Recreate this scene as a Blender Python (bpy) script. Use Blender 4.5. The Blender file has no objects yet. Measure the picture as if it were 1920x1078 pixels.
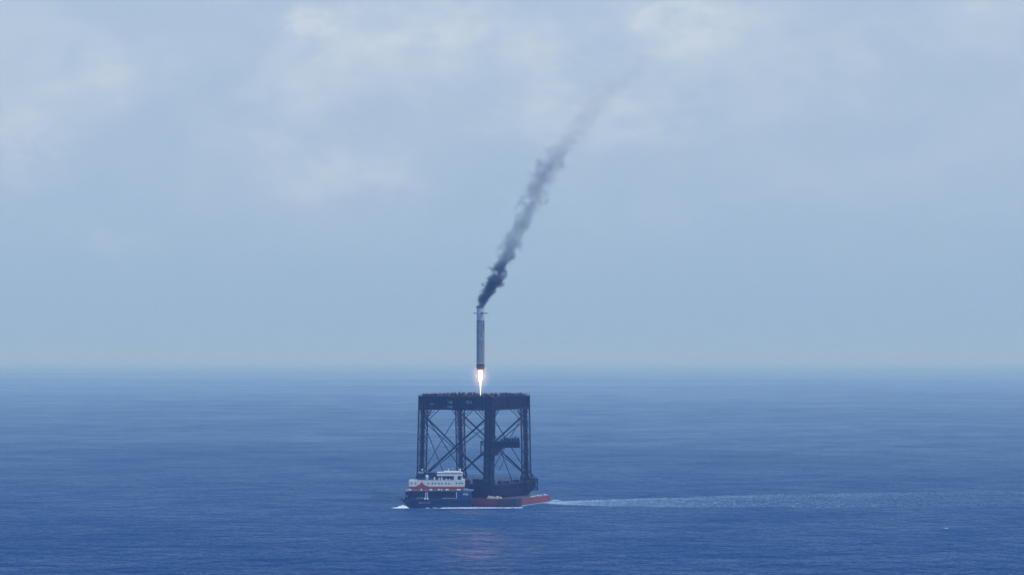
import bpy, math, random
from mathutils import Vector, Matrix
random.seed(11)
R = math.radians
S = bpy.context.scene
COL = S.collection

# ------------------------------------------------------------------ node helpers
class NT:
    def __init__(self, tree):
        self.t = tree
    def n(self, kind, **kw):
        x = self.t.nodes.new(kind)
        for k, v in kw.items():
            setattr(x, k, v)
        return x
    def put(self, sock, v):
        if v is None:
            return
        if hasattr(v, 'is_output'):
            self.t.links.new(v, sock)
        else:
            sock.default_value = v
    def math(self, op, a, b=None, c=None, clamp=False):
        x = self.n('ShaderNodeMath', operation=op, use_clamp=clamp)
        for i, v in enumerate((a, b, c)):
            self.put(x.inputs[i], v)
        return x.outputs[0]
    def noise(self, vec, scale, detail=3.0, rough=0.5, dist=0.0):
        x = self.n('ShaderNodeTexNoise')
        self.put(x.inputs['Vector'], vec)
        x.inputs['Scale'].default_value = scale
        x.inputs['Detail'].default_value = detail
        x.inputs['Roughness'].default_value = rough
        x.inputs['Distortion'].default_value = dist
        return x.outputs['Fac']
    def mapr(self, v, a, b, c, d, smooth=False):
        x = self.n('ShaderNodeMapRange')
        if smooth:
            x.interpolation_type = 'SMOOTHSTEP'
        self.put(x.inputs[0], v)
        for i, w in enumerate((a, b, c, d)):
            self.put(x.inputs[i + 1], w)
        return x.outputs[0]
    def mixc(self, f, a, b):
        x = self.n('ShaderNodeMix', data_type='RGBA')
        self.put(x.inputs[0], f)
        self.put(x.inputs[6], a)
        self.put(x.inputs[7], b)
        return x.outputs[2]
    def vmath(self, op, a, b):
        x = self.n('ShaderNodeVectorMath', operation=op)
        self.put(x.inputs[0], a)
        self.put(x.inputs[1], b)
        return x.outputs[0]

def rgb(r, g, b):
    return (r, g, b, 1.0)

MATS = {}
def paint(name, col, rough=0.5, var=0.25, scale=0.35, metallic=0.0, rust=0.0, rustcol=(.12, .05, .03), spec=.5):
    m = bpy.data.materials.new(name)
    m.use_nodes = True
    t = NT(m.node_tree)
    b = m.node_tree.nodes['Principled BSDF']
    co = t.n('ShaderNodeTexCoord').outputs['Object']
    st = t.vmath('MULTIPLY', co, (1.0, 1.0, 0.35))
    n1 = t.noise(st, scale, 5, 0.6)
    n2 = t.noise(co, scale * 7, 3, 0.6)
    f = t.math('ADD', t.math('MULTIPLY', n1, 0.7), t.math('MULTIPLY', n2, 0.3))
    lo = rgb(*[c * (1 - var) for c in col]); hi = rgb(*[min(.85, c * (1 + var)) for c in col])
    c = t.mixc(t.mapr(f, .3, .7, 0, 1), lo, hi)
    if rust:
        n3 = t.noise(t.vmath('MULTIPLY', co, (1.3, 1.3, 0.25)), .9, 5, .65)
        c = t.mixc(t.math('MULTIPLY', t.mapr(n3, .55, .72, 0, 1), rust), c, rgb(*rustcol))
    t.put(b.inputs['Base Color'], c)
    t.put(b.inputs['Roughness'], t.mapr(n2, .3, .7, rough - .1, rough + .12))
    b.inputs['Metallic'].default_value = metallic
    b.inputs['Specular IOR Level'].default_value = spec
    bu = t.n('ShaderNodeBump')
    bu.inputs['Strength'].default_value = .15
    bu.inputs['Distance'].default_value = .05
    t.put(bu.inputs['Height'], n2)
    t.put(b.inputs['Normal'], bu.outputs[0])
    MATS[name] = m
    return m

STEEL = paint('dark_steel', (.010, .018, .034), .65, .4, rust=.25, rustcol=(.022, .024, .03), spec=.2)
STEEL2 = paint('grey_steel', (.05, .065, .09), .55, .3)
BLACK = paint('black_hull_paint', (.013, .019, .036), .5, .3, rust=.3, rustcol=(.022, .026, .034), spec=.2)
REDH = paint('red_hull_paint', (.20, .044, .032), .5, .3, rust=.5, rustcol=(.13, .03, .035))
NAVY = paint('navy_hull_paint', (.005, .025, .098), .45, .3, spec=.3)
BLUE = paint('blue_house_paint', (.006, .040, .165), .45, .25, spec=.3)
DARKB = paint('dark_blue_paint', (.005, .018, .070), .45, .3, spec=.3)
WHITE = paint('white_paint', (.56, .58, .61), .45, .12, rust=.35, rustcol=(.42, .38, .34))
ORANGE = paint('orange_red_paint', (.28, .058, .036), .45, .2)
YELLOW = paint('cream_paint', (.62, .52, .30), .5, .15)
GLASS = paint('window_glass', (.02, .03, .05), .12, .2)
GREYL = paint('pale_lettering_paint', (.30, .36, .45), .5, .15)
MIDG = paint('mid_grey_paint', (.10, .13, .18), .5, .2)
RUBBER = paint('rubber', (.035, .032, .065), .8, .3)
ROCK = paint('rocket_paint', (.205, .235, .275), .42, .16, scale=.25, rust=.6, rustcol=(.11, .135, .17))
ROCKTOP = paint('rocket_light_paint', (.36, .40, .45), .4, .15, scale=.4)
ROCKDK = paint('rocket_scorched', (.035, .030, .040), .6, .4)
ROCKRED = paint('rocket_red_band', (.13, .035, .03), .6, .3)
NOZZ = paint('nozzle_metal', (.06, .05, .05), .4, .3, metallic=.8)
FLAG = paint('rocket_blue_panel', (.055, .08, .20), .45, .2)

# ------------------------------------------------------------------ mesh helper
class MB:
    def __init__(self):
        self.v = []; self.f = []
    def add(self, vs, fs):
        o = len(self.v)
        self.v += [tuple(p) for p in vs]
        self.f += [tuple(i + o for i in q) for q in fs]
        return self
    def box(self, x0, x1, y0, y1, z0, z1):
        return self.hexa([(x0, y0), (x1, y0), (x1, y1), (x0, y1)], z0, z1)
    def hexa(self, poly, z0, z1, poly2=None):
        n = len(poly); p2 = poly2 or poly
        vs = [(x, y, z0) for x, y in poly] + [(x, y, z1) for x, y in p2]
        fs = [tuple(reversed(range(n))), tuple(range(n, 2 * n))]
        fs += [(i, (i + 1) % n, n + (i + 1) % n, n + i) for i in range(n)]
        return self.add(vs, fs)
    def bar(self, a, b, w, sides=4, w2=None, cap=True):
        a = Vector(a); b = Vector(b); d = (b - a)
        if d.length < 1e-6:
            return self
        d.normalize()
        up = Vector((0, 0, 1)) if abs(d.z) < .95 else Vector((1, 0, 0))
        s = d.cross(up).normalized(); t = s.cross(d).normalized()
        vs = []
        for p, r in ((a, w / 2), (b, (w2 or w) / 2)):
            k = r * (1.41421 if sides == 4 else 1)
            for i in range(sides):
                an = 2 * math.pi * (i + .5) / sides
                vs.append(p + s * math.cos(an) * k + t * math.sin(an) * k)
        n = sides
        fs = [(i, (i + 1) % n, n + (i + 1) % n, n + i) for i in range(n)]
        if cap:
            fs += [tuple(reversed(range(n))), tuple(range(n, 2 * n))]
        return self.add(vs, fs)
    def lathe(self, prof, n=24, c=(0, 0), cap=True):
        vs = []; fs = []
        for r, z in prof:
            for i in range(n):
                a = 2 * math.pi * i / n
                vs.append((c[0] + r * math.cos(a), c[1] + r * math.sin(a), z))
        for k in range(len(prof) - 1):
            for i in range(n):
                j = (i + 1) % n
                fs.append((k * n + i, k * n + j, (k + 1) * n + j, (k + 1) * n + i))
        if cap:
            fs.append(tuple(reversed(range(n))))
            fs.append(tuple(range((len(prof) - 1) * n, len(prof) * n)))
        return self.add(vs, fs)
    def build(self, name, mat, parent=None, smooth=False, bevel=0):
        me = bpy.data.meshes.new(name)
        me.from_pydata(self.v, [], self.f)
        me.materials.append(mat)
        me.update()
        if smooth:
            for p in me.polygons:
                p.use_smooth = True
            me.set_sharp_from_angle(angle=R(40))
        o = bpy.data.objects.new(name, me)
        COL.objects.link(o)
        if parent is not None:
            o.parent = parent
        if bevel:
            bm = o.modifiers.new('bevel', 'BEVEL'); bm.width = bevel; bm.segments = 2; bm.limit_method = 'ANGLE'
        return o

def thing(name, label, cat, loc, rz=0.0):
    o = bpy.data.objects.new(name, None)
    COL.objects.link(o)
    o.location = loc; o.rotation_euler = (0, 0, rz)
    o['label'] = label; o['category'] = cat
    return o

def railing(mb, pts, h=1.1, step=2.0, w=.08, closed=False):
    P = list(pts) + ([pts[0]] if closed else [])
    for a, b in zip(P[:-1], P[1:]):
        a = Vector(a); b = Vector(b); L = (b - a).length
        n = max(1, round(L / step))
        for i in range(n + 1):
            p = a.lerp(b, i / n)
            mb.bar(p, p + Vector((0, 0, h)), w)
        for k in (.5, 1.0):
            mb.bar(a + Vector((0, 0, h * k)), b + Vector((0, 0, h * k)), w)
    return mb

# ------------------------------------------------------------------ camera (telephoto, from a high vantage)
cam = bpy.data.cameras.new('camera'); co = bpy.data.objects.new('camera', cam); COL.objects.link(co)
HCAM = 91.7
co.location = (0, 0, HCAM)
cam.sensor_width = 36; cam.lens = 36 * 3600 / 1920
cam.clip_start = 1; cam.clip_end = 250000
co.rotation_euler = (R(90) + math.atan(135 / 3600), 0, 0)
S.camera = co

# ------------------------------------------------------------------ world: hazy sky with faint clouds
SUN_EL, SUN_AZ = R(56), R(125)          # azimuth measured from the view direction (+Y) towards +X
w = bpy.data.worlds.new('World'); S.world = w; w.use_nodes = True
t = NT(w.node_tree)
bg = w.node_tree.nodes['Background']
sky = t.n('ShaderNodeTexSky', sky_type='NISHITA', sun_disc=False)
sky.sun_elevation = SUN_EL; sky.sun_rotation = SUN_AZ
sky.air_density = 1.0; sky.dust_density = 1.2; sky.ozone_density = 2.5; sky.altitude = 60
STR = 0.10
bg.inputs['Strength'].default_value = STR
d = t.n('ShaderNodeTexCoord').outputs['Generated']
sp = t.n('ShaderNodeSeparateXYZ'); t.put(sp.inputs[0], d)
az = t.math('ARCTAN2', sp.outputs[0], sp.outputs[1])
el = t.math('ARCSINE', sp.outputs[2])
comb = t.n('ShaderNodeCombineXYZ'); t.put(comb.inputs[0], az); t.put(comb.inputs[1], t.math('MULTIPLY', el, 1.7))
vec = comb.outputs[0]
w1 = t.noise(vec, 34, 6, .62); w2 = t.noise(t.vmath('ADD', vec, (7.3, 2.1, 4.0)), 34, 6, .62)
azd = t.math('ADD', az, t.math('MULTIPLY', t.math('SUBTRACT', w1, .5), .085))
eld = t.math('ADD', el, t.math('MULTIPLY', t.math('SUBTRACT', w2, .5), .050))
puffs = [  # azimuth, elevation, widths (rad), amount
    (-.1055, .174, .0080, .0062, .75), (-.1000, .165, .020, .013, .30),
    (-.0330, .172, .026, .013, .62), (-.0610, .169, .018, .014, .30), (-.050, .150, .03, .02, .12),
    (.0970, .178, .030, .012, .85), (.0780, .181, .010, .009, .35), (.0930, .158, .015, .009, .40),
    (.2530, .185, .016, .006, .55), (.0440, .128, .034, .011, .62), (.0110, .163, .018, .010, .40),
    (-.0890, .100, .027, .010, .66), (-.1110, .142, .018, .011, .32), (-.2200, .143, .018, .008, .5),
    (-.2480, .108, .011, .011, .5), (-.1330, .122, .014, .009, .16), (.1750, .160, .009, .008, .20),
    (-.2080, .059, .010, .004, .12), (.13, .10, .05, .012, .08), (.2, .135, .05, .02, .06)]
acc = None
for a0, e0, sa, se, amp in puffs:
    u = t.math('DIVIDE', t.math('SUBTRACT', azd, a0), sa)
    v = t.math('DIVIDE', t.math('SUBTRACT', eld, e0), se)
    q = t.math('ADD', t.math('MULTIPLY', u, u), t.math('MULTIPLY', v, v))
    g = t.math('MULTIPLY', t.math('EXPONENT', t.math('MULTIPLY', q, -.5)), amp)
    acc = g if acc is None else t.math('ADD', acc, g)
n3 = t.noise(t.vmath('ADD', vec, (3.0, 1.0, 0)), 42, 5, .6)
n4 = t.noise(t.vmath('ADD', vec, (1.0, 5.0, 2)), 14, 6, .6, .6)
acc = t.math('MULTIPLY', acc, t.mapr(n3, .3, .7, .35, 1.45))
hi = t.math('MULTIPLY', t.mapr(el, .02, .17, 0, 1, True), t.mapr(el, .25, .6, 1, .25, True))
bank = t.math('MULTIPLY', t.mapr(n4, .40, .70, 0, .36, True), hi)
cloud = t.math('ADD', acc, bank, clamp=True)
n5 = t.noise(t.vmath('ADD', vec, (9.0, 3.0, 1)), 9, 5, .6, .4)
cloudcol = t.n('ShaderNodeRGB'); cloudcol.outputs[0].default_value = (5.7, 6.65, 7.85, 1)
up = t.mapr(el, .12, .9, 0, 1, True)
low = t.mixc(t.mapr(el, 0.0, .19, 0, 1), rgb(2.9, 4.5, 6.8), rgb(4.55, 5.8, 7.5))
veil = t.mixc(up, low, rgb(3.25, 10.9, 21.3))
base = t.mixc(t.mapr(el, .0, .6, .95, .55), sky.outputs[0], veil)
grey = t.mixc(t.math('MULTIPLY', t.mapr(n5, .42, .68, 0, .6, True), hi), base, rgb(4.25, 5.45, 7.1))
base = grey
t.put(bg.inputs['Color'], t.mixc(cloud, base, cloudcol.outputs[0]))

sl = bpy.data.lights.new('sun', 'SUN'); so = bpy.data.objects.new('sun', sl); COL.objects.link(so)
sl.energy = 2.2; sl.angle = R(0.6); sl.color = (1, .985, .965)
so.rotation_euler = (R(90) - SUN_EL, 0, -SUN_AZ + math.pi)
sd = Vector((math.sin(SUN_AZ) * math.cos(SUN_EL), math.cos(SUN_AZ) * math.cos(SUN_EL), math.sin(SUN_EL)))
so.rotation_euler = sd.to_track_quat('Z', 'Y').to_euler()

# ------------------------------------------------------------------ sea
def make_sea():
    m = bpy.data.materials.new('sea_water'); m.use_nodes = True
    t = NT(m.node_tree); b = m.node_tree.nodes['Principled BSDF']
    p = t.n('ShaderNodeNewGeometry').outputs['Position']
    pw = t.vmath('MULTIPLY', p, (.95, 1.0, 1.0))
    a = t.noise(pw, 1 / 13., 3, .55, .4)
    c = t.noise(t.vmath('ADD', p, (31., 7., 0.)), 1 / 4.5, 3, .55)
    sw = t.noise(t.vmath('MULTIPLY', p, (.75, 1., 1.)), 1 / 42., 1, .5)
    patch = t.noise(t.vmath('MULTIPLY', p, (.45, 1.0, 1.0)), 1 / 330., 3, .55)
    patch2 = t.noise(t.vmath('MULTIPLY', p, (.3, 1.0, 1.0)), 1 / 1500., 2, .5)
    h = t.math('ADD', t.math('MULTIPLY', a, 4.6), t.math('MULTIPLY', c, .9))
    h = t.math('ADD', h, t.math('MULTIPLY', sw, 6.5))
    bu = t.n('ShaderNodeBump')
    t.put(bu.inputs['Strength'], t.mapr(t.math('ADD', t.math('MULTIPLY', patch, .6), t.math('MULTIPLY', patch2, .4)), .35, .65, .55, 1.0))
    bu.inputs['Distance'].default_value = 1.0
    t.put(bu.inputs['Height'], h)
    m.node_tree.nodes.remove(b)
    out = m.node_tree.nodes['Material Output']
    df = t.n('ShaderNodeBsdfDiffuse'); gl = t.n('ShaderNodeBsdfGlossy')
    t.put(df.inputs['Color'], t.mixc(t.mapr(patch, .3, .7, 0, 1), rgb(.003, .036, .112), rgb(.005, .043, .126)))
    t.put(df.inputs['Normal'], bu.outputs[0]); t.put(gl.inputs['Normal'], bu.outputs[0])
    gl.inputs['Roughness'].default_value = .42
    lg = t.n('ShaderNodeLayerWeight'); lg.inputs['Blend'].default_value = .5
    lb = t.n('ShaderNodeLayerWeight'); lb.inputs['Blend'].default_value = .5; t.put(lb.inputs['Normal'], bu.outputs[0])
    fa = t.math('ADD', t.math('MULTIPLY', t.math('POWER', lg.outputs['Facing'], 31.), .51), t.math('MULTIPLY', t.math('POWER', lb.outputs['Facing'], 15.), .27))
    gust = t.noise(t.vmath('MULTIPLY', p, (.8, 1.0, 1.0)), 1 / 75., 5, .65, .8)
    fa = t.math('MULTIPLY', fa, t.mapr(gust, .33, .67, .70, 1.30))
    fa = t.math('MULTIPLY', fa, t.mapr(patch, .35, .65, .82, 1.18))
    fa = t.math('MULTIPLY', fa, t.mapr(patch2, .36, .64, .88, 1.13))
    mx = t.n('ShaderNodeMixShader'); t.put(mx.inputs[0], fa)
    m.node_tree.links.new(df.outputs[0], mx.inputs[1]); m.node_tree.links.new(gl.outputs[0], mx.inputs[2])
    m.node_tree.links.new(mx.outputs[0], out.inputs['Surface'])
    def axis(lim, near):
        r = [0.0]; s = near
        while r[-1] < lim:
            r.append(r[-1] + s); s *= 1.35
        r[-1] = lim
        return r
    ax = axis(85000, 80)
    xs = [-v for v in reversed(ax[1:])] + ax
    ys = [-v for v in reversed(axis(2500, 200)[1:])] + axis(85000, 150)
    mb = MB(); nx = len(xs)
    mb.v = [(x, y, 0.0) for y in ys for x in xs]
    mb.f = [(j * nx + i, j * nx + i + 1, (j + 1) * nx + i + 1, (j + 1) * nx + i) for j in range(len(ys) - 1) for i in range(nx - 1)]
    o = mb.build('sea', m); o['kind'] = 'structure'; o['label'] = 'deep blue open sea with small wind waves'
    return o
make_sea()

# ------------------------------------------------------------------ haze
hm = bpy.data.materials.new('haze_air'); hm.use_nodes = True
hn = hm.node_tree; hn.nodes.clear()
ho = hn.nodes.new('ShaderNodeOutputMaterial'); hv = hn.nodes.new('ShaderNodeVolumePrincipled')
hv.inputs['Color'].default_value = (.27, .46, 1.0, 1)
hv.inputs['Absorption Color'].default_value = (1, 1, 1, 1)
hv.inputs['Density'].default_value = 1 / 5400.
hv.inputs['Anisotropy'].default_value = 0.0
hn.links.new(hv.outputs[0], ho.inputs['Volume'])
hz = MB().box(-86000, 86000, -3000, 86000, -1.0, 335.0).build('haze', hm)
hz['kind'] = 'stuff'; hz['label'] = 'pale blue haze over the far sea'

# ------------------------------------------------------------------ recovery ship with catching gantry
SHIP = thing('recovery_ship', 'dark square catching gantry on four tall legs standing on a red hulled ship', 'ship',
             (-24.2, 1245, 0), R(-27))
HS = 24.25; ZD, ZB, ZT = 13.5, 59.7, 68.5; SPL = 2.4
# hull
C = 5.0
hullpoly = [(-28 + C, -31), (42 - 7, -31), (42, -31 + 7), (42, 31 - C), (42 - C, 31), (-28 + C, 31), (-28, 31 - C), (-28, -31 + C)]
def inset(poly, k):
    return [(x * k + 7 * (1 - k), y * k) for x, y in poly]
mb = MB(); mb.hexa(inset(hullpoly, .985), -2.5, 1.2, hullpoly); mb.hexa(hullpoly, 1.2, 4.8)
def sheer(y):
    return .95 * min(1, max(0, (y + 29) / 34))
mb.v = [(x, y, z - sheer(y)) if z > 4.7 else (x, y, z) for x, y, z in mb.v]
mb.build('hull', REDH, SHIP)
mb = MB()
mb.hexa(inset(hullpoly, .992), 4.8, 4.86)
mb.v = [(x, y, z - sheer(y)) for x, y, z in mb.v]
mb.build('main_deck', STEEL2, SHIP)
# dark column on the front corner of the hull
mb = MB()
mb.hexa([(34.6, -31.6), (35.4, -31.6), (42.6, -24.4), (42.6, -17), (40, -17), (34.6, -28)], -1.0, 5.1)
for k in range(5):
    z = .4 + k * .9
    mb.bar((35.4, -31.7, z), (42.7, -24.4, z), .3); mb.bar((42.7, -24.4, z), (42.7, -17, z), .3)
mb.build('corner_column', RUBBER, SHIP)
# black upper hull
up_top = [(-24, -28), (29, -28), (31.0, -26), (31.0, 27), (29, 29.5), (-24, 29.5)]
up_bot = [(-24, -28), (27, -28), (28.5, -26), (28.5, 20), (26, 23), (-24, 23)]
mb = MB(); mb.hexa(up_bot, 3.7, 7.5, [(a[0] * .4 + b[0] * .6, a[1] * .4 + b[1] * .6) for a, b in zip(up_bot, up_top)])
mb.hexa([(a[0] * .4 + b[0] * .6, a[1] * .4 + b[1] * .6) for a, b in zip(up_bot, up_top)], 7.5, ZD - 1.2, up_top)
mb.build('upper_hull', BLACK, SHIP)
mb = MB()
for k in range(17):
    u = -22 + k * 3.1
    mb.bar((u, -28.12, 5.0), (u, -28.12, ZD - 1.3), .28)
mb.build('hull_stiffener', BLACK, SHIP); mb = MB()
for k in range(17):
    v = -24 + k * 3.0
    mb.bar((28.9, v * .82, 5.4), (31.15, v, ZD - 1.3), .28)
mb.build('hull_stiffener', BLACK, SHIP)
mb = MB(); mb.hexa([(-24.5, -28.6), (29.3, -28.6), (31.8, -26.2), (31.8, 27.4), (29.4, 30.2), (-24.5, 30.2)], ZD - 1.2, ZD)
mb.build('upper_deck', BLACK, SHIP)
mb = railing(MB(), [(-24, -28.3, ZD), (29.2, -28.3, ZD), (31.5, -26, ZD), (31.5, 27.2, ZD), (29.2, 29.8, ZD), (-24, 29.8, ZD)], 1.2, 2.2, .1, True)
mb.build('deck_railing', STEEL, SHIP)
# winches and lockers on the upper deck
random.seed(4)
spots = []
for k in range(10):
    spots.append((-10 + k * 3.9 + random.uniform(-.8, .8), -26.5))
for k in range(12):
    spots.append((29.6, -22 + k * 4.1 + random.uniform(-.9, .9)))
for i, (u, v) in enumerate(spots):
    if abs(u - HS) < 3.4 and abs(abs(v) - 27) < 3.4:
        continue
    mb = MB(); h = random.uniform(1.1, 2.6); a = random.uniform(.5, 1.2)
    if i % 3 == 0:
        mb.bar((u - a, v, ZD + .9), (u + a, v, ZD + .9), 1.3, 10)
        mb.box(u - a - .15, u - a, v - .8, v + .8, ZD, ZD + 1.7); mb.box(u + a, u + a + .15, v - .8, v + .8, ZD, ZD + 1.7)
        mb.build('winch', STEEL, SHIP)
    elif i % 3 == 1:
        mb.box(u - a, u + a, v - .6, v + .6, ZD, ZD + h * .8); mb.box(u - a * .5, u + a * .5, v - .7, v + .7, ZD + h * .8, ZD + h)
        mb.build('deck_locker', STEEL, SHIP)
    else:
        mb.lathe([(.5, ZD), (.5, ZD + .2), (.22, ZD + .3), (.22, ZD + h), (.4, ZD + h + .1), (.4, ZD + h + .3)], 10, (u, v))
        mb.build('vent_post', STEEL, SHIP)
# deck houses by the front leg foot
MB().box(13, 22, -27, -22.5, ZD, ZD + 3.0).build('deck_house', BLACK, SHIP)
mb = MB().box(2, 9.5, -27.2, -23.5, ZD, ZD + 2.2); mb.box(3, 6, -27, -24, ZD + 2.2, ZD + 3.1); mb.build('deck_house', BLACK, SHIP)
# gallery frame overhanging the far right corner
mb = MB()
gz0, gz1 = 7.0, 13.2
for v in (9, 12.7, 16.5, 20.2, 24):
    mb.bar((33.6, v, gz0 + (24 - v) * .05), (33.6, v, gz1), .5)
    mb.bar((31.4, v, gz1), (33.6, v, gz1), .35); mb.bar((31.2, v, gz0), (33.6, v, gz0 + 1.2), .35)
for z in (gz0 + .6, 10.0, gz1):
    mb.bar((33.6, 9, z), (33.6, 24, z), .5)
for v in (9, 16.5):
    mb.bar((33.6, v, gz0 + .6), (33.6, v + 7.5, gz1), .35); mb.bar((33.6, v + 7.5, gz0 + .6), (33.6, v, gz1), .35)
mb.bar((26.5, 25.5, 19.5), (33.4, 24, gz1 + .3), .45); mb.bar((26.5, 25.5, 19.5), (33.4, 17, gz1 + .3), .4)
mb.box(31.85, 33.8, 18, 24.3, gz1 + .2, gz1 + 1.6)
mb.build('gallery_frame', STEEL, SHIP)
# cream and white machinery on the low red deck
for k in range(5):
    u = 26.2 + k * 1.95
    mb = MB(); a = .95
    mb.box(u - a, u + a, -30.6, -28.9, 4.87, 5.7 + .35 * (k % 2)); mb.box(u - a * .6, u + a * .5, -30.3, -29.1, 5.7, 6.6 - .3 * (k % 3))
    mb.build('mooring_winch', YELLOW if k % 2 == 0 else WHITE, SHIP)
for k, v in enumerate((1.0, 4.3, 9.2, 12.0, 14.6, 19.8, 22.4)):
    mb = MB(); h = .75 + .3 * ((k * 7) % 3) / 2
    mb.box(39.6, 41.2, v - 1.2, v + 1.2, 3.85, 4.0 + h * .6); mb.bar((40.4, v - 1.0, 4.1 + h * .55), (40.4, v + 1.0, 4.1 + h * .55), h * .9, 10)
    mb.build('life_raft_canister', WHITE, SHIP)
# low rails on the red deck
mb = railing(MB(), [(41.6, 5, 3.9), (41.6, 25.5, 3.9), (36.8, 30.6, 3.9)], 1.0, 2.4, .09); mb.build('side_rail', STEEL2, SHIP)

# --- gantry legs
def leg_axis(su, sv):
    return Vector((su * HS, sv * (HS + SPL), ZD)), Vector((su * HS, sv * HS, ZT))
def make_leg(su, sv, clad):
    a, b = leg_axis(su, sv)
    mb = MB(); hw = 2.3 if clad else 2.15
    nb = 12
    def P(i, cx, cy):
        p = a.lerp(b, i / nb); return p + Vector((cx * hw, cy * hw, 0))
    cs = [(-1, -1), (1, -1), (1, 1), (-1, 1)]
    for cx, cy in cs:
        mb.bar(P(0, cx, cy), P(nb, cx, cy), .78, 8)
    for i in range(nb):
        for k in range(4):
            c0, c1 = cs[k], cs[(k + 1) % 4]
            mb.bar(P(i, *c0), P(i, *c1), .45)
            if i % 2 == 0:
                mb.bar(P(i, *c0), P(i + 1, *c1), .34)
            else:
                mb.bar(P(i, *c1), P(i + 1, *c0), .34)
    o = mb.build('gantry_leg', STEEL, SHIP)
    # inner shaft with ladder
    s = MB(); w = 2.2 if clad else 1.0
    q0 = [(a.x - w, a.y - w), (a.x + w, a.y - w), (a.x + w, a.y + w), (a.x - w, a.y + w)]
    q1 = [(b.x - w, b.y - w), (b.x + w, b.y - w), (b.x + w, b.y + w), (b.x - w, b.y + w)]
    s.hexa(q0, a.z, b.z - 1, q1)
    s.build('lift_shaft', STEEL, o)
    f = MB(); f.box(a.x - 3.0, a.x + 3.0, a.y - 3.0, a.y + 3.0, ZD, ZD + 1.6)
    for cx, cy in cs:
        f.bar((a.x + cx * 2.9, a.y + cy * 2.9, ZD + 1.5), (a.x + cx * 1.95, a.y + cy * 1.95, ZD + 5), .5)
    f.build('leg_foot', STEEL, o)
    l = MB()
    ly = a.y - 2.35 if sv < 0 else a.y - 2.35
    for i in range(nb):
        p = a.lerp(b, (i + .5) / nb)
        l.box(p.x - .9, p.x + .9, p.y - 2.9, p.y - 2.2, p.z - .1, p.z)
        l.bar((p.x - .9, p.y - 2.85, p.z), (p.x - .9, p.y - 2.85, p.z + 1), .08); l.bar((p.x + .9, p.y - 2.85, p.z), (p.x + .9, p.y - 2.85, p.z + 1), .08)
        l.bar((p.x - .9, p.y - 2.85, p.z + 1), (p.x + .9, p.y - 2.85, p.z + 1), .08)
    for x_ in (-.5, .5):
        l.bar((a.x + x_, a.y - 2.55, a.z), (b.x + x_, b.y - 2.55, b.z - 2), .12)
    l.build('ladder', STEEL2, o)
    return o
for su, sv in ((-1, -1), (1, -1), (1, 1), (-1, 1)):
    make_leg(su, sv, (su, sv) == (1, -1))

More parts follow.
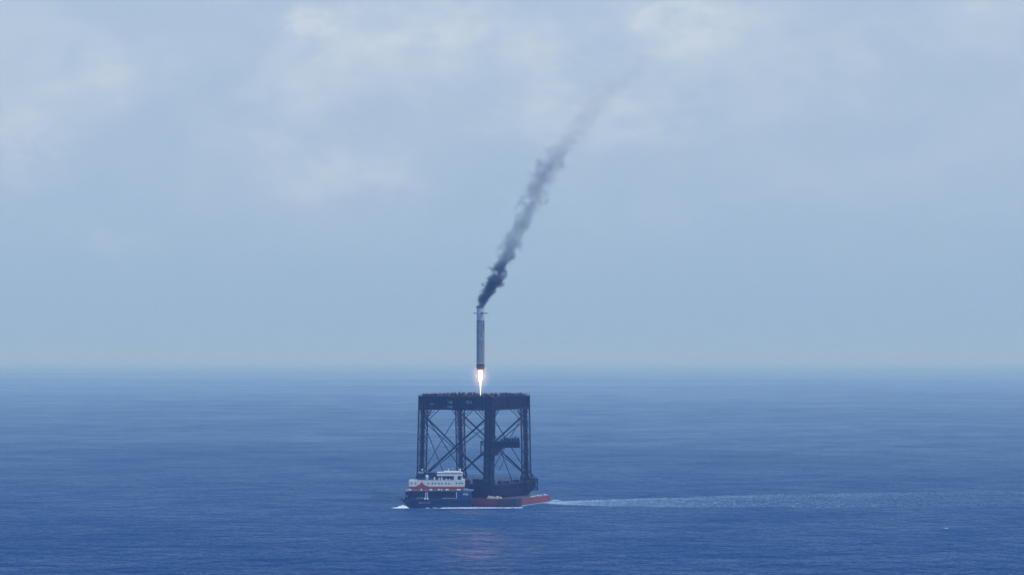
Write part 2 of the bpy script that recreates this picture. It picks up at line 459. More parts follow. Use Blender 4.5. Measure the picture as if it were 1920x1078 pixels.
# --- ring beam: four trussed box girders
BW = 2.45
def make_beam(axis, s):
    mb = MB()
    L = HS + BW if axis == 'u' else HS - BW - .003
    def X(p, q, z):
        return (p, s * HS + q, z) if axis == 'u' else (s * HS + q, p, z)
    def bx(p0, p1, q0, q1, z0, z1):
        a = X(p0, q0, z0); b = X(p1, q1, z1)
        mb.box(min(a[0], b[0]), max(a[0], b[0]), min(a[1], b[1]), max(a[1], b[1]), z0, z1)
    bx(-L, L, -BW, BW, ZT - 1.3, ZT - .25); bx(-L, L, -BW, BW, ZB, ZB + 1.2)
    n = 12
    for i in range(n):                                   # web plates between posts, a few bays left as open lattice
        p0 = -L + 2 * L * i / n; p1 = -L + 2 * L * (i + 1) / n
        for q in (-1, 1):
            mb.bar(X(p0 + .2, q * (BW - .25), ZB + 1.1), X(p0 + .2, q * (BW - .25), ZT - 1.2), .5)
            if i in (4, 9):
                mb.bar(X(p0, q * (BW - .25), ZB + 1.2), X(p1, q * (BW - .25), ZT - 1.3), .55)
                bx(p0, p1, q * (BW - .3) - .05, q * (BW - .3) + .05, ZB + 3.2, ZT - 4.2)
            else:
                bx(p0, p1, q * (BW - .35) - .06, q * (BW - .35) + .06, ZB + 1.2, ZT - 1.3)
    o = mb.build('ring_girder', STEEL, SHIP)
    wv = MB()
    def bw(p0, p1, q0, q1, z0, z1):
        a = X(p0, q0, z0); b = X(p1, q1, z1)
        wv.box(min(a[0], b[0]), max(a[0], b[0]), min(a[1], b[1]), max(a[1], b[1]), z0, z1)
    bw(-L, L, -BW - .5, BW + .5, ZT - .25, ZT - .05)
    wv.build('walkway', STEEL, o)
    r = railing(MB(), [X(-L, -BW - .4, ZT - .05), X(L, -BW - .4, ZT - .05)], 1.15, 1.9, .1)
    railing(r, [X(-L, BW + .4, ZT - .05), X(L, BW + .4, ZT - .05)], 1.15, 1.9, .1)
    r.build('walkway_railing', STEEL, o)
    rb = MB()
    for q in (-1, 1):
        rb = MB()
        for i in range(25):
            p = -L + .6 + (2 * L - 1.2) * i / 24
            a = X(p, q * (BW - .12), 0)
            rb.bar((a[0], a[1], ZB + 1.25), (a[0], a[1], ZT - 1.35), .16)
        rb.build('web_stiffener', STEEL, o)
    p = -L + 2.5
    i = 0
    while p < L - 2:
        m2 = MB(); a = random.uniform(.35, .95); h = random.uniform(.8, 1.9); q = random.uniform(-1.2, 1.2)
        z0 = ZT - .05
        c0 = X(p - a, q - .6, 0); c1 = X(p + a, q + .6, 0)
        x0, x1 = sorted((c0[0], c1[0])); y0, y1 = sorted((c0[1], c1[1]))
        if i % 2:
            m2.box(x0, x1, y0, y1, z0, z0 + h * .7); m2.bar(((x0 + x1) / 2, y0 - .05, z0 + h * .75), ((x0 + x1) / 2, y1 + .05, z0 + h * .75), h * .5, 10)
            m2.build('cable_pulley', STEEL, o)
        else:
            m2.box(x0, x1, y0, y1, z0, z0 + .4); m2.box(x0 + .15, x1 - .15, y0 + .2, y1 - .2, z0 + .4, z0 + h)
            m2.bar(((x0 + x1) / 2, (y0 + y1) / 2, z0 + h), ((x0 + x1) / 2, (y0 + y1) / 2, z0 + h + random.uniform(.1, .7)), .18)
            m2.build('cable_winch', STEEL, o)
        p += random.uniform(1.8, 3.6); i += 1
    return o
random.seed(21)
beams = [make_beam('u', -1), make_beam('u', 1), make_beam('v', -1), make_beam('v', 1)]
# pale panels added to the front girder, imitating small light openings
for (p, z, wd, hh) in ((-3.0, ZT - 3.9, 1.3, .9), (-3.0, ZT - 6.9, 1.3, .8), (9.2, ZT - 3.6, .9, 1.0), (11.6, ZT - 3.8, .8, .9), (-16.6, ZT - 5.2, 1.2, .5)):
    MB().box(p - wd, p + wd, -HS - BW - .12, -HS - BW + .1, z - hh, z + hh).build('pale_panel', MIDG, beams[0])

# --- diagonal braces
def legpt(su, sv, z):
    a, b = leg_axis(su, sv)
    return a.lerp(b, (z - ZD) / (ZT - ZD))
def xface(A, B, wt, wn, inward, drop=4.6):
    for P, Q in ((A, B), (B, A)):
        p = legpt(*P, ZB - 3.0); q = legpt(*Q, ZD + 3.0)
        MB().bar(p, q, wt, 8).build('diagonal_brace', STEEL, SHIP)
        if wn:
            off = Vector(inward) * 1.3
            MB().bar(legpt(*P, ZB - 3.0 - drop) + off, q + off + (q - p).normalized() * 0, wn, 8).build('thin_brace', STEEL, SHIP)
xface((-1, -1), (1, -1), 1.15, .55, (0, 1, 0))
xface((-1, 1), (1, 1), 1.15, .55, (0, -1, 0))
for u in (-1, 1):
    # narrow faces: lighter bracing
    for s in (-1, 1):
        MB().bar(legpt(u, s, ZB - 1.5), legpt(u, -s, ZD + 5), .6, 8).build('diagonal_brace', STEEL, SHIP)
    MB().bar(legpt(u, -1, ZB - 7.5), Vector((u * HS, 6, ZD)), .5, 8).build('thin_brace', STEEL, SHIP)
# knee braces under the girders
for su in (-1, 1):
    for sv in (-1, 1):
        for du, dv in ((-su, 0), (0, -sv)):
            for dz, dl, wd in ((8.5, 8.0, .42), (6.4, 5.6, .3), (4.2, 3.6, .3)):
                p = legpt(su, sv, ZB - dz); q = Vector((su * HS + du * dl * 1.2 + du * 1.9, sv * HS + dv * dl * 1.2 + dv * 1.9, ZB + .1))
                MB().bar(p + Vector((du, dv, 0)) * 1.9, q, wd).build('knee_brace', STEEL, SHIP)
# --- service platform hung between the front and right legs
pl = MB()
fl = legpt(1, -1, 36)
cz0, cz1 = 31.6, 40.6
k = 4.2
pl.box(fl.x - k, fl.x + k, fl.y - k, fl.y + k, cz1 - 1.1, cz1); pl.box(fl.x - k, fl.x + k, fl.y - k, fl.y + k, cz0, cz0 + 1.0)
for cx in (-1, 1):
    for cy in (-1, 1):
        pl.bar((fl.x + cx * (k - .3), fl.y + cy * (k - .3), cz0 + .9), (fl.x + cx * (k - .3), fl.y + cy * (k - .3), cz1 - 1), .55)
pl.bar((fl.x - k + .3, fl.y - k + .3, cz1 - 1.5), (fl.x - 1.6, fl.y - 1.6, cz1 - 3.6), .6)
plat = pl.build('service_platform', STEEL, SHIP)
m2 = MB().box(fl.x + .2, fl.x + 3.7, fl.y - 1, fl.y + 4.15, cz0 + 1.0, cz1 - 1.1); m2.build('platform_cabin', BLACK, plat)
ARM = R(-63)                                            # the arm reaches out sideways from the leg
def arm(o):
    o.location = (fl.x, fl.y, 0); o.rotation_euler = (0, 0, ARM); return o
tr = MB(); y0, y1, px0, px1, z0, z1 = 3.9, 19.2, -2.2, 2.2, 36.4, 40.4
tr.box(px0, px1, y0, y1, z1 - 1.1, z1); tr.box(px0, px1, y0, y1, z0, z0 + .7); tr.box(-.1, .1, y0, y1 - .1, z0 + .7, z1 - 1.1)
n = 6
for i in range(n + 1):
    y = min(max(y0 + (y1 - y0) * i / n, y0 + .2), y1 - .2)
    for x in (px0 + .2, px1 - .2):
        tr.bar((x, y, z0 + .6), (x, y, z1 - 1.0), .4)
        if i < n:
            tr.bar((x, y, z0 + .6), (x, y0 + (y1 - y0) * (i + 1) / n, z1 - 1.0), .32)
arm(tr.build('walkway_truss', STEEL, plat))
g = MB(); g.add([(px0 + .4, y0 - 2, cz0 + .2), (px1 - .4, y0 - 2, cz0 + .2), (px1 - .4, y0 + .6, cz0 + .2), (px0 + .4, y0 + .6, cz0 + .2),
                 (px0 + .4, y0 - 2, z0 - .01), (px1 - .4, y0 - 2, z0 - .01), (px1 - .4, y0 + 5.2, z0 - .01), (px0 + .4, y0 + 5.2, z0 - .01)],
                [(3, 2, 1, 0), (4, 5, 6, 7), (0, 1, 5, 4), (1, 2, 6, 5), (2, 3, 7, 6), (3, 0, 4, 7)])
arm(g.build('bracket', BLACK, plat))
tip = fl + Vector((math.cos(R(27)) * 18.8, math.sin(R(27)) * 18.8, 0)); tip.z = z0 + .2
MB().bar(tip, legpt(1, 1, 31.0) + Vector((1.8, -1.9, 0)), .5, 8).build('tie_strut', STEEL, plat)
arm(railing(MB(), [(px0, y0 + .5, z1), (px1, y0 + .5, z1), (px1, y1, z1), (px0, y1, z1)], 1.2, 1.8, .1, True).build('platform_railing', STEEL, plat))
for i in range(7):
    y = y0 + 4.2 + i * 1.66; h = (1.5, 3.0, 2.6, 2.3, 2.5, 3.1, 2.5)[i]
    b = MB().box(px0 + .5, px1 - .6, y - .7, y + .74, z1, z1 + h * .8); b.box(px0 + 1, px1 - 1.2, y - .4, y + .4, z1 + h * .8, z1 + h)
    arm(b.build('control_cabinet', BLACK, plat))
arm(MB().bar((0, 11.0, z0), (0, 7.2, 20.5), .16, 6).build('hanging_cable', GREYL, plat))
arm(MB().bar((0, 9.2, 28.5), (0, 6.2, 22.0), .4, 6).build('hoist_boom', STEEL, plat))

# ------------------------------------------------------------------ support vessel
TUG = thing('support_vessel', 'blue support vessel with white deckhouse and orange band in front of the gantry ship', 'support vessel', (-47.5, 1199.5, 0), R(-1.5))
# local x = along the vessel, bow towards -x; near side is -y
def plan(xb, xs, bm, bowlen, n=7):
    pts = []
    for i in range(n + 1):
        f = i / n
        pts.append((xb + bowlen * (1 - math.cos(f * math.pi / 2)) , -bm * math.sin(f * math.pi / 2) ** .8 if f > 0 else 0))
    pts += [(xs - 1.2, -bm), (xs, -bm + 1.2), (xs, bm - 1.2), (xs - 1.2, bm)]
    for i in range(n, 0, -1):
        f = i / n
        pts.append((xb + bowlen * (1 - math.cos(f * math.pi / 2)), bm * math.sin(f * math.pi / 2) ** .8))
    return pts
hb = plan(-17.2, 22.4, 5.6, 8); hm_ = plan(-19.5, 22.6, 6.0, 8); ht = plan(-22.4, 22.7, 6.2, 9.5)
mb = MB(); mb.hexa(hb, -2.5, .6, plan(-18, 22.4, 5.9, 8)); mb.hexa(plan(-18, 22.4, 5.9, 8), .6, 3.0, hm_); mb.hexa(hm_, 3.0, 5.0, ht)
mb.build('hull', NAVY, TUG)
mb = MB()
for i in range(len(ht)):
    a = Vector((*ht[i], 5.0)); b = Vector((*ht[(i + 1) % len(ht)], 5.0))
    mb.bar(a, b, .55); mb.bar(a, b - Vector((0, 0, 0)), .5)
mb.build('rubbing_strake', RUBBER, TUG)
# forecastle fittings
m2 = MB().lathe([(.5, 5), (.35, 5.4), (.35, 6.0), (.55, 6.1), (.55, 6.3)], 10, (-19.6, 0)); m2.build('bollard', WHITE, TUG)
m2 = MB().box(-19.4, -17.4, -2, 2, 5, 6.2); m2.bar((-18.4, -2.3, 6.2), (-18.4, 2.3, 6.2), 1.2, 10); m2.build('anchor_windlass', DARKB, TUG)
# first level: blue house with recessed side deck
MB().box(-17.0, 13.8, -4.2, 4.2, 5.0, 9.7).build('lower_house', DARKB, TUG)
MB().box(13.85, 22.3, -5.9, 5.9, 5.0, 9.9).build('stern_house', BLUE, TUG)
mb = MB()
mb.box(-18.4, 14.0, -6.1, 6.1, 9.75, 10.35)
mb.build('promenade_deck', DARKB, TUG)
for x in (-18.0, -13.5, -8.0, -1.5, 4.0, 9.2, 13.3):
    MB().bar((x, -5.85, 5.0), (x, -5.85, 9.75), .4).build('deck_pillar', DARKB if x != 13.3 else WHITE, TUG)
MB().box(-18.4, -16.6, -5.9, -5.5, 7.6, 9.7).build('wing_plate', DARKB, TUG)
# bulwark along the side
mb = MB().box(-14, 14.2, -6.15, -5.95, 5.0, 6.1); mb.build('bulwark', BLUE, TUG)
# white ladder and drums by the side
mb = MB()
for x in (-6.2, -4.4):
    mb.bar((x, -6.2, 5.2), (x + .4 * (1 if x < -5 else -1), -6.0, 9.7), .28)
for kz in range(8):
    mb.bar((-6.1, -6.15, 5.5 + kz * .55), (-4.5, -6.15, 5.5 + kz * .55), .14)
mb.build('boarding_ladder', WHITE, TUG)
for x in (-6.3, -4.6):
    MB().bar((x - .55, -6.35, 5.6), (x + .55, -6.35, 5.6), 1.1, 12).build('fender_drum', WHITE, TUG)
for x, l in ((-9.6, 2.2), (-11.2, 1.2), (4.6, 3.2), (8.0, 2.4), (10.6, 1.2), (12.3, .8)):
    m2 = MB().bar((x, -6.3, 6.1), (x + l, -6.3, 6.15), .34, 8); m2.bar((x + l * .3, -6.3, 6.1), (x + l * .3, -6.1, 5.6), .2); m2.build('mooring_line', GREYL, TUG)
for x in (-15.2, -11.2, -2.5, 1.8, 6.6, 11.0):
    m2 = MB().box(x - .55, x + .55, -4.32, -4.15, 5.1, 7.3); o = m2.build('weathertight_door', NAVY, TUG)
# second level: orange-red
MB().box(-16.4, 17.8, -5.4, 5.4, 10.35, 12.1).build('orange_house', ORANGE, TUG)
MB().box(-16.5, 17.9, -5.65, 5.65, 12.1, 13.2).build('orange_band', ORANGE, TUG)
for x, l in ((-15.6, 1.6), (-8.6, .8), (-2.6, 1.7), (2.3, 1.3), (4.0, .8), (7.4, 1.9), (14.6, 2.4)):
    m2 = MB().bar((x - l / 2, -5.75, 11.1), (x + l / 2, -5.75, 11.1), 1.15, 12); m2.box(x - l * .4, x + l * .4, -5.9, -5.42, 10.36, 10.6); m2.build('life_raft_canister', WHITE, TUG)
mb = railing(MB(), [(-18.2, -6.0, 10.35), (17.6, -6.0, 10.35)], 1.0, 2.0, .08); mb.build('promenade_railing', GREYL, TUG)
MB().box(-18.4, -16.55, -6.1, 6.1, 10.36, 10.6).build('wing_deck', GREYL, TUG)
# third level: white deckhouse, windows and orange peak emblem
MB().box(-16.3, 11.5, -5.5, 5.5, 13.2, 17.0).build('white_house', WHITE, TUG)
MB().box(11.55, 18.0, -5.2, 5.2, 13.2, 17.3).build('aft_house', WHITE, TUG)
pk = [(-12.6, 13.2), (-10.6, 13.9), (-9.4, 14.8), (-8.6, 16.0), (-8.1, 16.0), (-7.3, 14.8), (-6.1, 13.9), (-3.6, 13.2)]
mb = MB(); n = len(pk)
mb.add([(x, -5.58, z) for x, z in pk] + [(x, -5.49, z) for x, z in pk], [tuple(range(n)), tuple(reversed(range(n, 2 * n)))] + [(i, n + i, n + (i + 1) % n, (i + 1) % n) for i in range(n)])
mb.build('orange_peak_emblem', ORANGE, TUG)
for x in (-14.6, -12.2, -4.3, -1.6, .2, 2.3, 4.3, 6.7, 8.5):
    fr = MB().box(x - .48, x + .48, -5.56, -5.46, 14.6, 15.6).build('window', GREYL, TUG)
    MB().box(x - .36, x + .36, -5.6, -5.5, 14.72, 15.48).build('pane', GLASS, fr)
for x in (13.2, 15.0, 16.6):
    fr = MB().box(x - .48, x + .48, -5.27, -5.16, 14.8, 15.8).build('window', GREYL, TUG)
    MB().box(x - .36, x + .36, -5.31, -5.2, 14.92, 15.68).build('pane', GLASS, fr)
mb = MB().box(-16.6, 18.4, -5.8, 5.8, 17.3, 17.42)
mb = MB(); railing(mb, [(-16.2, -5.4, 17.0), (11.4, -5.4, 17.0)], 1.0, 2.0, .07); mb.build('upper_railing', GREYL, TUG)
# fourth level: navy funnel block and bridge
mb = MB().box(-11.2, .4, -4.0, 4.4, 17.0, 21.7); mb.box(-10.8, -6.2, -3.6, 4.0, 21.7, 22.3); mb.build('funnel_casing', DARKB, TUG)
m2 = MB().box(-10.9, -7.2, -4.12, -3.6, 21.2, 22.0); m2.build('funnel_vent', GREYL, TUG)
MB().box(.45, 16.2, -4.1, 4.1, 17.0, 19.6).build('bridge_base', DARKB, TUG)
MB().box(1.0, 16.5, -4.6, 4.6, 19.6, 20.9).build('bridge', WHITE, TUG)
fr = MB().box(1.2, 16.3, -4.5, 4.5, 20.9, 21.45).build('bridge_window_band', GLASS, TUG)
for k in range(14):
    x = 1.6 + k * 1.1
    MB().box(x - .12, x + .12, -4.56, -4.48, 20.9, 21.45).build('window_mullion', WHITE, fr)
mb = MB().box(.9, 16.6, -4.8, 4.8, 21.45, 21.75); mb.box(5.0, 15.6, -4.0, 4.0, 21.75, 22.3); mb.build('bridge_roof', WHITE, TUG)
m2 = MB().lathe([(.75, 17.3), (.8, 18.3), (1.0, 18.7), (1.05, 19.3), (.8, 19.9), (.35, 20.25), (.02, 20.35)], 16, (-5.2, -4.75)); m2.build('radome', WHITE, TUG, True)
m2 = MB().lathe([(.5, 17.0), (.55, 18.2), (.35, 18.7), (.02, 18.9)], 12, (-.5, -4.7)); m2.build('vent_cowl', WHITE, TUG, True)
for x, h in ((2.4, 1.5), (4.0, 1.8), (6.9, .9), (9.0, .7)):
    m2 = MB().lathe([(.45, 17.0), (.5, 17.0 + h * .6), (.3, 17.0 + h), (.05, 17.1 + h)], 10, (x, -4.8)); m2.build('vent_cowl', WHITE, TUG, True)
MB().box(11.6, 13.8, -5.0, -2.0, 17.3, 19.5).build('stair_tower', WHITE, TUG)
m2 = MB().bar((16.6, -4.7, 17.3), (16.6, -4.7, 19.9), .9, 8, .35); m2.bar((15.6, -4.7, 17.3), (16.6, -4.7, 19.2), .3); m2.bar((17.7, -4.7, 17.3), (16.6, -4.7, 19.2), .3); m2.build('crane_post', WHITE, TUG)
for x, r in ((8.0, .42), (15.2, .7), (-8.4, .6)):
    z = 22.3
    m2 = MB().bar((x, -1, z), (x, -1, z + .6), .22, 8); m2.lathe([(r * .6, z + .5), (r, z + .9), (r * .9, z + 1.3), (r * .45, z + 1.6), (.02, z + 1.7)], 12, (x, -1)); m2.build('satellite_dome', WHITE, TUG, True)
m2 = MB().bar((10.5, 0, 22.7), (10.5, 0, 25.2), .18, 6); m2.bar((9.4, 0, 24.2), (11.6, 0, 24.2), .14, 6); m2.build('radar_mast', GREYL, TUG)
# lettering on the bow and the pale characters on the stern house
cu = bpy.data.curves.new('name_lettering', 'FONT'); cu.body = 'BLOCTO'; cu.size = 1.75; cu.extrude = .02; cu.align_x = 'CENTER'
cu.space_character = 1.0
tm = bpy.data.objects.new('lettering_curve', cu); COL.objects.link(tm); bpy.context.view_layer.update()
me = bpy.data.meshes.new_from_object(tm.evaluated_get(bpy.context.evaluated_depsgraph_get()))
bpy.data.objects.remove(tm)
tx = bpy.data.objects.new('name_lettering', me); COL.objects.link(tx); tx.parent = TUG; me.materials.clear()
tx.location = (-6.4, -6.12, 2.7); tx.rotation_euler = (R(90), 0, 0); me.materials.append(GREYL)
mb = MB()
for k in range(4):
    x = 17.8 + k * .85
    mb.box(x - .34, x + .34, -6.0, -5.88, 8.9, 9.05); mb.box(x - .34, x + .34, -6.0, -5.88, 8.4, 8.55); mb.box(x - .34, x + .34, -6.0, -5.88, 7.95, 8.1)
    mb.box(x - .08, x + .08, -6.02, -5.9, 7.9, 9.15)
    mb.box(x - .34, x - .2, -6.03, -5.91, 8.1, 8.9)
mb.build('stern_lettering', WHITE, TUG)

# ------------------------------------------------------------------ rescue boat carried over the stern rail
RB = thing('rescue_boat', 'small white rescue boat carried at the stern of the blue support vessel', 'boat', (-47.5 + 20.6, 1199.5 - 5.1, 10.4), 0)
secs = [(-3.2, .85, .0, 1.25), (-2.0, 1.0, -.05, 1.15), (0, 1.05, -.05, .95), (1.6, .8, .05, .85), (2.7, .4, .25, .82), (3.4, .04, .6, .80)]
mb = MB(); vs = []; fs = []
for x, b, zk, zg in secs:
    vs += [(x, -b, zg), (x, -b * .75, (zk + zg) * .45), (x, 0, zk), (x, b * .75, (zk + zg) * .45), (x, b, zg)]
for i in range(len(secs) - 1):
    for j in range(4):
        fs.append((i * 5 + j, i * 5 + j + 1, i * 5 + 5 + j + 1, i * 5 + 5 + j))
    fs.append((i * 5 + 4, i * 5, i * 5 + 5, i * 5 + 9))
fs.append((0, 4, 3, 2, 1))
mb.add(vs, fs); mb.build('hull', WHITE, RB)
mb = MB().box(-2.4, -.4, -.6, .6, 1.1, 1.5); mb.build('wheel_console', GREYL, RB)
mb = MB().box(-1.9, -1.5, -.9, .9, -.16, .3); mb.box(1.0, 1.4, -.7, .7, -.16, .3); mb.build('cradle', GREYL, RB)

# ------------------------------------------------------------------ rocket booster
ROC = thing('rocket_booster', 'tall grey rocket booster descending upright above the gantry on a bright flame', 'rocket', (-20.4, 1245, 85.6))
rad = 2.55; Lr = 39.2
mb = MB(); mb.lathe([(rad, 3.6), (rad, 31.0)], 48); mb.build('tank_body', ROCK, ROC, True)
mb = MB(); mb.lathe([(rad * .995, 31.0), (rad * .995, 38.6), (rad * .97, Lr)], 48); mb.build('interstage', ROCKTOP, ROC, True)
mb = MB(); mb.lathe([(rad * 1.012, 30.7), (rad * 1.012, 31.2)], 48, cap=False); mb.lathe([(rad * 1.012, 23.9), (rad * 1.012, 24.2)], 48, cap=False); mb.lathe([(rad * 1.012, 17), (rad * 1.012, 17.25)], 48, cap=False); mb.build('joint_ring', ROCKDK, ROC, True)
mb = MB(); mb.lathe([(rad * 1.02, 3.45), (rad * 1.02, 3.95)], 48, cap=False); mb.build('pale_band', ROCKTOP, ROC, True)
mb = MB(); mb.lathe([(rad * 1.05, 1.2), (rad * 1.01, 3.6)], 48); mb.build('engine_skirt', ROCKDK, ROC, True)
mb = MB(); mb.lathe([(rad * 1.06, .2), (rad * 1.055, 1.3)], 48); mb.build('heat_shield', ROCKRED, ROC, True)
for k in range(7):
    c = (0, 0) if k == 0 else (1.55 * math.cos(k * math.pi / 3), 1.55 * math.sin(k * math.pi / 3))
    mb = MB(); mb.lathe([(.25, .3), (.38, -.05), (.55, -.55), (.66, -1.0)], 16, c, cap=False); mb.build('engine_nozzle', NOZZ, ROC, True)
def around(ang, pts_fn, name, mat):
    o = pts_fn.build(name, mat, ROC); o.rotation_euler = (0, 0, ang); return o
for k in range(4):
    g = MB(); z = 36.1
    g.bar((rad - .2, 0, z), (rad + .35, 0, z), .3)
    for i in range(5):
        g.box(rad + .3, rad + 2.2, -.9 + i * .45 - .04, -.9 + i * .45 + .04, z - .22, z + .22)
    for i in range(5):
        x = rad + .35 + i * .45
        g.box(x - .04, x + .04, -.86, .86, z - .2, z + .2)
    around(R(20 + 90 * k), g, 'grid_fin', ROCKDK)
for k in range(4):
    g = MB(); g.box(rad - .05, rad + .28, -.28, .28, 4.2, 30.2)
    around(R(-60 + 90 * k), g, 'cable_raceway', ROCK)
# blue marking panel and dark dots on the side facing the viewer
def patch(a0, a1, z0, z1, name, mat, e=.03):
    mb = MB(); n = 8
    vs = []
    for z in (z0, z1):
        for i in range(n + 1):
            a = a0 + (a1 - a0) * i / n
            vs.append(((rad + e) * math.cos(a), (rad + e) * math.sin(a), z))
    mb.add(vs, [(i, i + 1, n + 2 + i, n + 1 + i) for i in range(n)]); mb.build(name, mat, ROC, True)
patch(R(-75), R(-20), 25.2, 30.2, 'blue_flag_panel', FLAG)
patch(R(-84), R(-66), 21.4, 22.6, 'hatch', FLAG); patch(R(-88), R(-72), 19.0, 19.8, 'hatch', ROCKTOP)
patch(R(-78), R(-66), 14.2, 15.0, 'hatch', FLAG)
patch(R(-86), R(-60), 35.4, 36.8, 'fin_actuator_cover', FLAG)

# exhaust flame: white-hot core and a soft orange volume imitating its light halo
fm = bpy.data.materials.new('flame_core'); fm.use_nodes = True
nt = fm.node_tree; nt.nodes.clear()
oo = nt.nodes.new('ShaderNodeOutputMaterial'); em = nt.nodes.new('ShaderNodeEmission')
em.inputs['Color'].default_value = (1, .40, .30, 1); em.inputs['Strength'].default_value = 220
t = NT(nt)
sp = t.n('ShaderNodeSeparateXYZ'); t.put(sp.inputs[0], t.n('ShaderNodeTexCoord').outputs['Object'])
t.put(em.inputs['Color'], t.mixc(t.mapr(sp.outputs[2], -5.5, -9.0, 0, 1), rgb(1, .47, .29), rgb(1, .88, .80)))
t.put(em.inputs['Strength'], t.mapr(sp.outputs[2], -4.5, -9.5, 620.0, 6.0))
nt.links.new(em.outputs[0], oo.inputs['Surface'])
FLM = thing('exhaust_flame', 'white hot rocket exhaust flame tapering down to the gantry top', 'flame', (-20.4, 1245, 85.6))
prof = [(.9, -.9), (1.0, -1.8), (1.1, -3.2), (1.08, -4.6), (.9, -6.0), (.64, -7.4), (.42, -8.6), (.28, -9.9), (.2, -11.5), (.15, -13.5), (.1, -15.5), (.04, -17.4)]
mb = MB(); mb.lathe(list(reversed(prof)), 24)
mb.build('flame_core', fm, FLM, True)
gm = bpy.data.materials.new('flame_halo'); gm.use_nodes = True
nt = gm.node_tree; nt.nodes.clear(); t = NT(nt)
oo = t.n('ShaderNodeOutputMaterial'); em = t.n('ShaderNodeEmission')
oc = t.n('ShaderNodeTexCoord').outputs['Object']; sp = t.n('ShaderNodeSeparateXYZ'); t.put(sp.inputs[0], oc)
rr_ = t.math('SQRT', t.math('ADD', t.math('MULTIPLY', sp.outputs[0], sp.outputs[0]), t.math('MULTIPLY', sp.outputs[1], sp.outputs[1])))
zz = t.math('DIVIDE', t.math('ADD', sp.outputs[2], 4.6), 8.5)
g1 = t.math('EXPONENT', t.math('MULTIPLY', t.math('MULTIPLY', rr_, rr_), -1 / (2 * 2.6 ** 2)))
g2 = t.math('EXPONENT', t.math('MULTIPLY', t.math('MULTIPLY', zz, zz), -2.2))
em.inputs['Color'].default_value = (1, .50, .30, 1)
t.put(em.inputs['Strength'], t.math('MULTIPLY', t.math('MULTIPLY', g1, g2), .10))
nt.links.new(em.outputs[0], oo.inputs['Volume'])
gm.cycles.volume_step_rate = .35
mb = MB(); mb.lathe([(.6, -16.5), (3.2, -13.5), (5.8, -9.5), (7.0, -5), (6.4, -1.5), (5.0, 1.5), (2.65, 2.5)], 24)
mb.build('flame_halo', gm, FLM, True)

# ------------------------------------------------------------------ smoke plume
PTS = [(901, 582, 8.6, 1.0), (907, 566, 11, 1.0), (917, 550, 11.5, .9), (929, 530, 13, .85), (937, 512, 13.5, .6), (945, 492, 14, .22), (955, 470, 15.5, .14),
       (967, 445, 16, .105), (979, 418, 17, .095), (991, 390, 18, .085), (1003, 362, 19, .078), (1016, 335, 21, .072), (1034, 308, 22, .07), (1050, 285, 22, .045),
       (1072, 262, 23, .020), (1092, 238, 24, .013), (1110, 205, 28, .014), (1138, 176, 30, .009), (1178, 140, 34, .006), (1220, 104, 36, .002), (1240, 88, 36, 0.0)]
K = 1245 / 3600
path = [((x - 901) * K, (582 - y) * K, r * K * (1.0 if y > 560 else 1.32), dn * .75) for x, y, r, dn in PTS]
HT = path[-1][1]
sm = bpy.data.materials.new('smoke'); sm.use_nodes = True
nt = sm.node_tree; nt.nodes.clear(); t = NT(nt)
oo = t.n('ShaderNodeOutputMaterial'); pv = t.n('ShaderNodeVolumePrincipled')
oc = t.n('ShaderNodeTexCoord').outputs['Object']; sp = t.n('ShaderNodeSeparateXYZ'); t.put(sp.inputs[0], oc)
hh = t.math('DIVIDE', sp.outputs[2], HT, clamp=True)
def curve(vals):
    fc = t.n('ShaderNodeFloatCurve')
    cv = fc.mapping.curves[0]
    mx = max(vals)
    for i, (p, v) in enumerate(zip(path, vals)):
        X = p[1] / HT; Y = v / mx
        if i < 2:
            cv.points[0 if i == 0 else 1].location = (X, Y)
            if i == 1:
                pass
        else:
            cv.points.new(X, Y)
    for q in cv.points:
        q.handle_type = 'VECTOR'
    fc.mapping.update()
    t.put(fc.inputs['Value'], hh)
    return t.math('MULTIPLY', fc.outputs[0], mx)
xc = curve([p[0] for p in path]); rc = curve([p[2] for p in path])
dc = t.math('POWER', curve([p[3] ** .4 for p in path]), 2.5)
dx = t.math('SUBTRACT', sp.outputs[0], xc)
nA = t.noise(t.vmath('ADD', oc, (13., 4., 17.)), 1 / 7.5, 4, .55, .4); nB = t.noise(t.vmath('ADD', oc, (50., 0, 0)), 1 / 3.6, 4, .6)
nW = t.noise(t.vmath('ADD', oc, (0, 80., 0)), 1 / 22., 2, .5)
dx = t.math('ADD', dx, t.math('MULTIPLY', t.math('MULTIPLY', t.math('SUBTRACT', nW, .5), 1.4), rc))
r_ = t.math('DIVIDE', t.math('SQRT', t.math('ADD', t.math('MULTIPLY', dx, dx), t.math('MULTIPLY', sp.outputs[1], sp.outputs[1]))), rc)
r_ = t.math('ADD', r_, t.math('MULTIPLY', t.math('SUBTRACT', nA, .5), 3.2))
r_ = t.math('ADD', r_, t.math('MULTIPLY', t.math('SUBTRACT', nB, .5), 1.9))
fall = t.mapr(r_, .32, 1.02, 1.0, 0.0, True)
fall = t.math('MULTIPLY', fall, t.mapr(nB, .3, .7, .6, 1.35))
t.put(pv.inputs['Density'], t.math('MULTIPLY', fall, dc))
pv.inputs['Color'].default_value = (.20, .26, .38, 1)
pv.inputs['Absorption Color'].default_value = (0, 0, 0, 1)
nt.links.new(pv.outputs[0], oo.inputs['Volume'])
sm.cycles.volume_step_rate = .05
mb = MB(); n = 20; vs = []; fs = []
random.seed(2)
rings = []
for a, b in zip(path[:-1], path[1:]):
    for f in (0, .5):
        rings.append([a[k] + (b[k] - a[k]) * f for k in range(3)])
rings.append(list(path[-1][:3]))
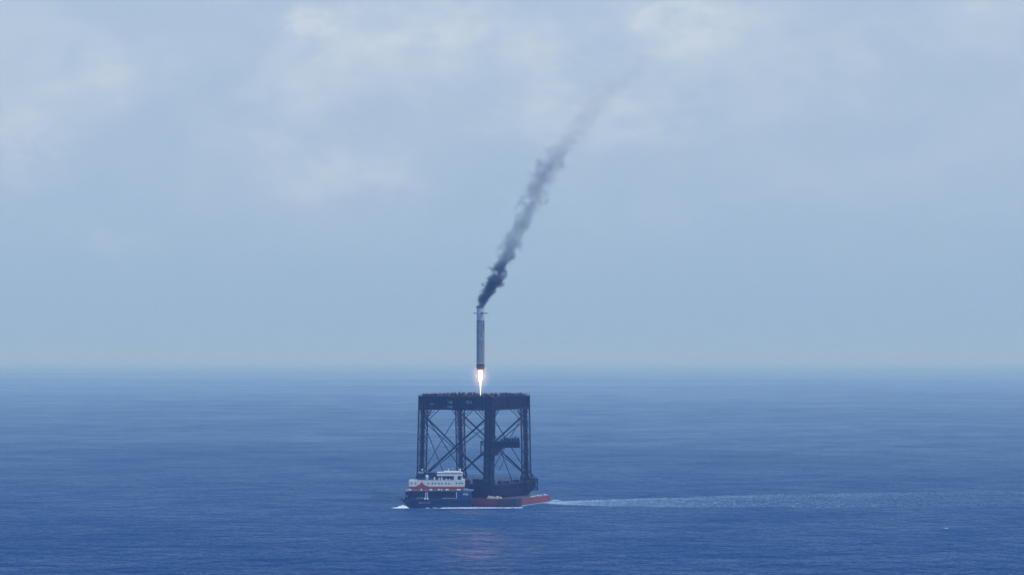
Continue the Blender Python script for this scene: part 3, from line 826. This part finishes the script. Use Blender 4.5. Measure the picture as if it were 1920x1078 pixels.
for k, (x, z, r) in enumerate(rings):
    g = 1.55 if 2 < k < len(rings) - 1 else 1.25
    if k == 0:
        g = 1.0
    for i in range(n):
        a = 2 * math.pi * i / n
        q = r * g * (1 + .07 * math.sin(3 * a + k * 1.3) + random.uniform(-.04, .04))
        vs.append((x + q * math.cos(a), q * math.sin(a), z + (0 if k == 0 else .0)))
for k in range(len(rings) - 1):
    for i in range(n):
        j = (i + 1) % n
        fs.append((k * n + i, k * n + j, (k + 1) * n + j, (k + 1) * n + i))
fs.append(tuple(reversed(range(n)))); fs.append(tuple(range((len(rings) - 1) * n, len(rings) * n)))
mb.add(vs, fs)
smo = mb.build('smoke_plume', sm, None)
smo.location = (-20.4, 1245, 85.6 + Lr + .1)
smo['label'] = 'dark smoke plume trailing up and right from the top of the rocket'; smo['category'] = 'smoke'; smo['kind'] = 'stuff'

# ------------------------------------------------------------------ foam on the water
FO = paint('sea_foam', (.78, .80, .82), .7, .08, 2.0)
def blob(mb, x, y, lx, ly, h, rz=0.0):
    n = 8; vs = []
    for i in range(n):
        a = 2 * math.pi * i / n; k = random.uniform(.7, 1.25)
        ux, uy = lx * k * math.cos(a), ly * k * math.sin(a)
        vs.append((x + ux * math.cos(rz) - uy * math.sin(rz), y + ux * math.sin(rz) + uy * math.cos(rz), .02))
    vs.append((x, y, h))
    mb.add(vs, [(i, (i + 1) % n, n) for i in range(n)])
FOT = paint('thin_foam', (.25, .34, .46), .7, .15, 2.0)
def stuff(mb, name, label, mat=None):
    o = mb.build(name, mat or FO, None, True); o['kind'] = 'stuff'; o['label'] = label; return o
random.seed(8)
def ship_w(u, v):
    c, s = math.cos(R(27)), math.sin(R(27))
    return (-24.2 + u * c + v * s, 1245 - u * s + v * c)
# bow wave
mb = MB()
for i in range(110):
    f = random.random()
    blob(mb, -72 + f * 7.0, 1193.5 + random.uniform(-1.6, 2.4), random.uniform(.7, 1.5), random.uniform(.5, 1.0), max(.3, 2.1 - abs(f - .6) * 3.4) * random.uniform(.5, 1.1))
for i in range(26):
    blob(mb, -73.5 + random.uniform(0, 6), 1195 + random.uniform(-2.5, 2), random.uniform(.7, 1.8), .7, .12)
stuff(mb, 'bow_wave', 'white bow wave curling off the support vessel')
# foam line along the support vessel and the near side of the ship
mb = MB()
for i in range(300):
    f = random.random() ** .75
    x = -54 + f * 60
    dens = min(1, max(.12, 1 - abs(x + 26) / 22)) if x < 4 else .3
    if random.random() > dens + .12:
        continue
    y = 1192.6 + random.gauss(0, .5) - (0 if x < -25 else -.07 * (x + 25))
    blob(mb, x, y, random.uniform(.8, 2.2), random.uniform(.5, 1.1), random.uniform(.1, .3) + .3 * dens * random.random())
stuff(mb, 'hull_foam', 'bright foam line along the waterline of the two vessels')
mb = MB()
for i in range(150):
    v = random.uniform(-20, 33)
    x, y = ship_w(42.4 + abs(random.gauss(0, .4)), v)
    blob(mb, x, y, random.uniform(.7, 1.8), random.uniform(.3, .6), random.uniform(.05, .2))
for i in range(70):
    x, y = ship_w(42 + random.uniform(-2, 3), 31.5 + abs(random.gauss(0, 2.0)))
    blob(mb, x, y, random.uniform(.8, 2.0), random.uniform(.6, 1.4), random.uniform(.15, .6))
stuff(mb, 'hull_foam', 'churned foam at the far right end of the red hull', FOT)
# wake
mb = MB()
for i in range(32000):
    s = random.random() ** 1.35 * 440
    half = min(62, 7 + 17 * (1 - math.exp(-s / 30)) + s * .21)
    q = random.uniform(-1, 1)
    edge = .6 if q > .5 else (.42 if q < -.75 else .3)
    if random.random() > edge * (1 - s / 520):
        continue
    x = 24 + s + random.gauss(0, 3); y = 1228 + 8 * math.exp(-s / 30) + s * .17 + q * half
    sc = random.uniform(.12, .6)
    blob(mb, x, y, sc * 1.6, sc * .55, .05 + .1 * random.random(), random.uniform(-.15, .15))
stuff(mb, 'wake_foam', 'long pale wake stretching away to the right of the ship', FOT)
# a few whitecaps
mb = MB()
for (x, y) in ((236, 1050),):
    for i in range(3):
        blob(mb, x + random.uniform(-1.2, 1.2), y + random.uniform(-.6, .6), random.uniform(.4, .9), .35, .2)
stuff(mb, 'whitecap', 'one small whitecap on the open water')

# ------------------------------------------------------------------ render settings
S.view_settings.view_transform = 'Standard'; S.view_settings.look = 'None'
S.view_settings.exposure = 0.0; S.view_settings.gamma = 1.0
S.cycles.volume_bounces = 0
S.cycles.max_bounces = 6
S.cycles.use_denoising = True
S.cycles.volume_max_steps = 512
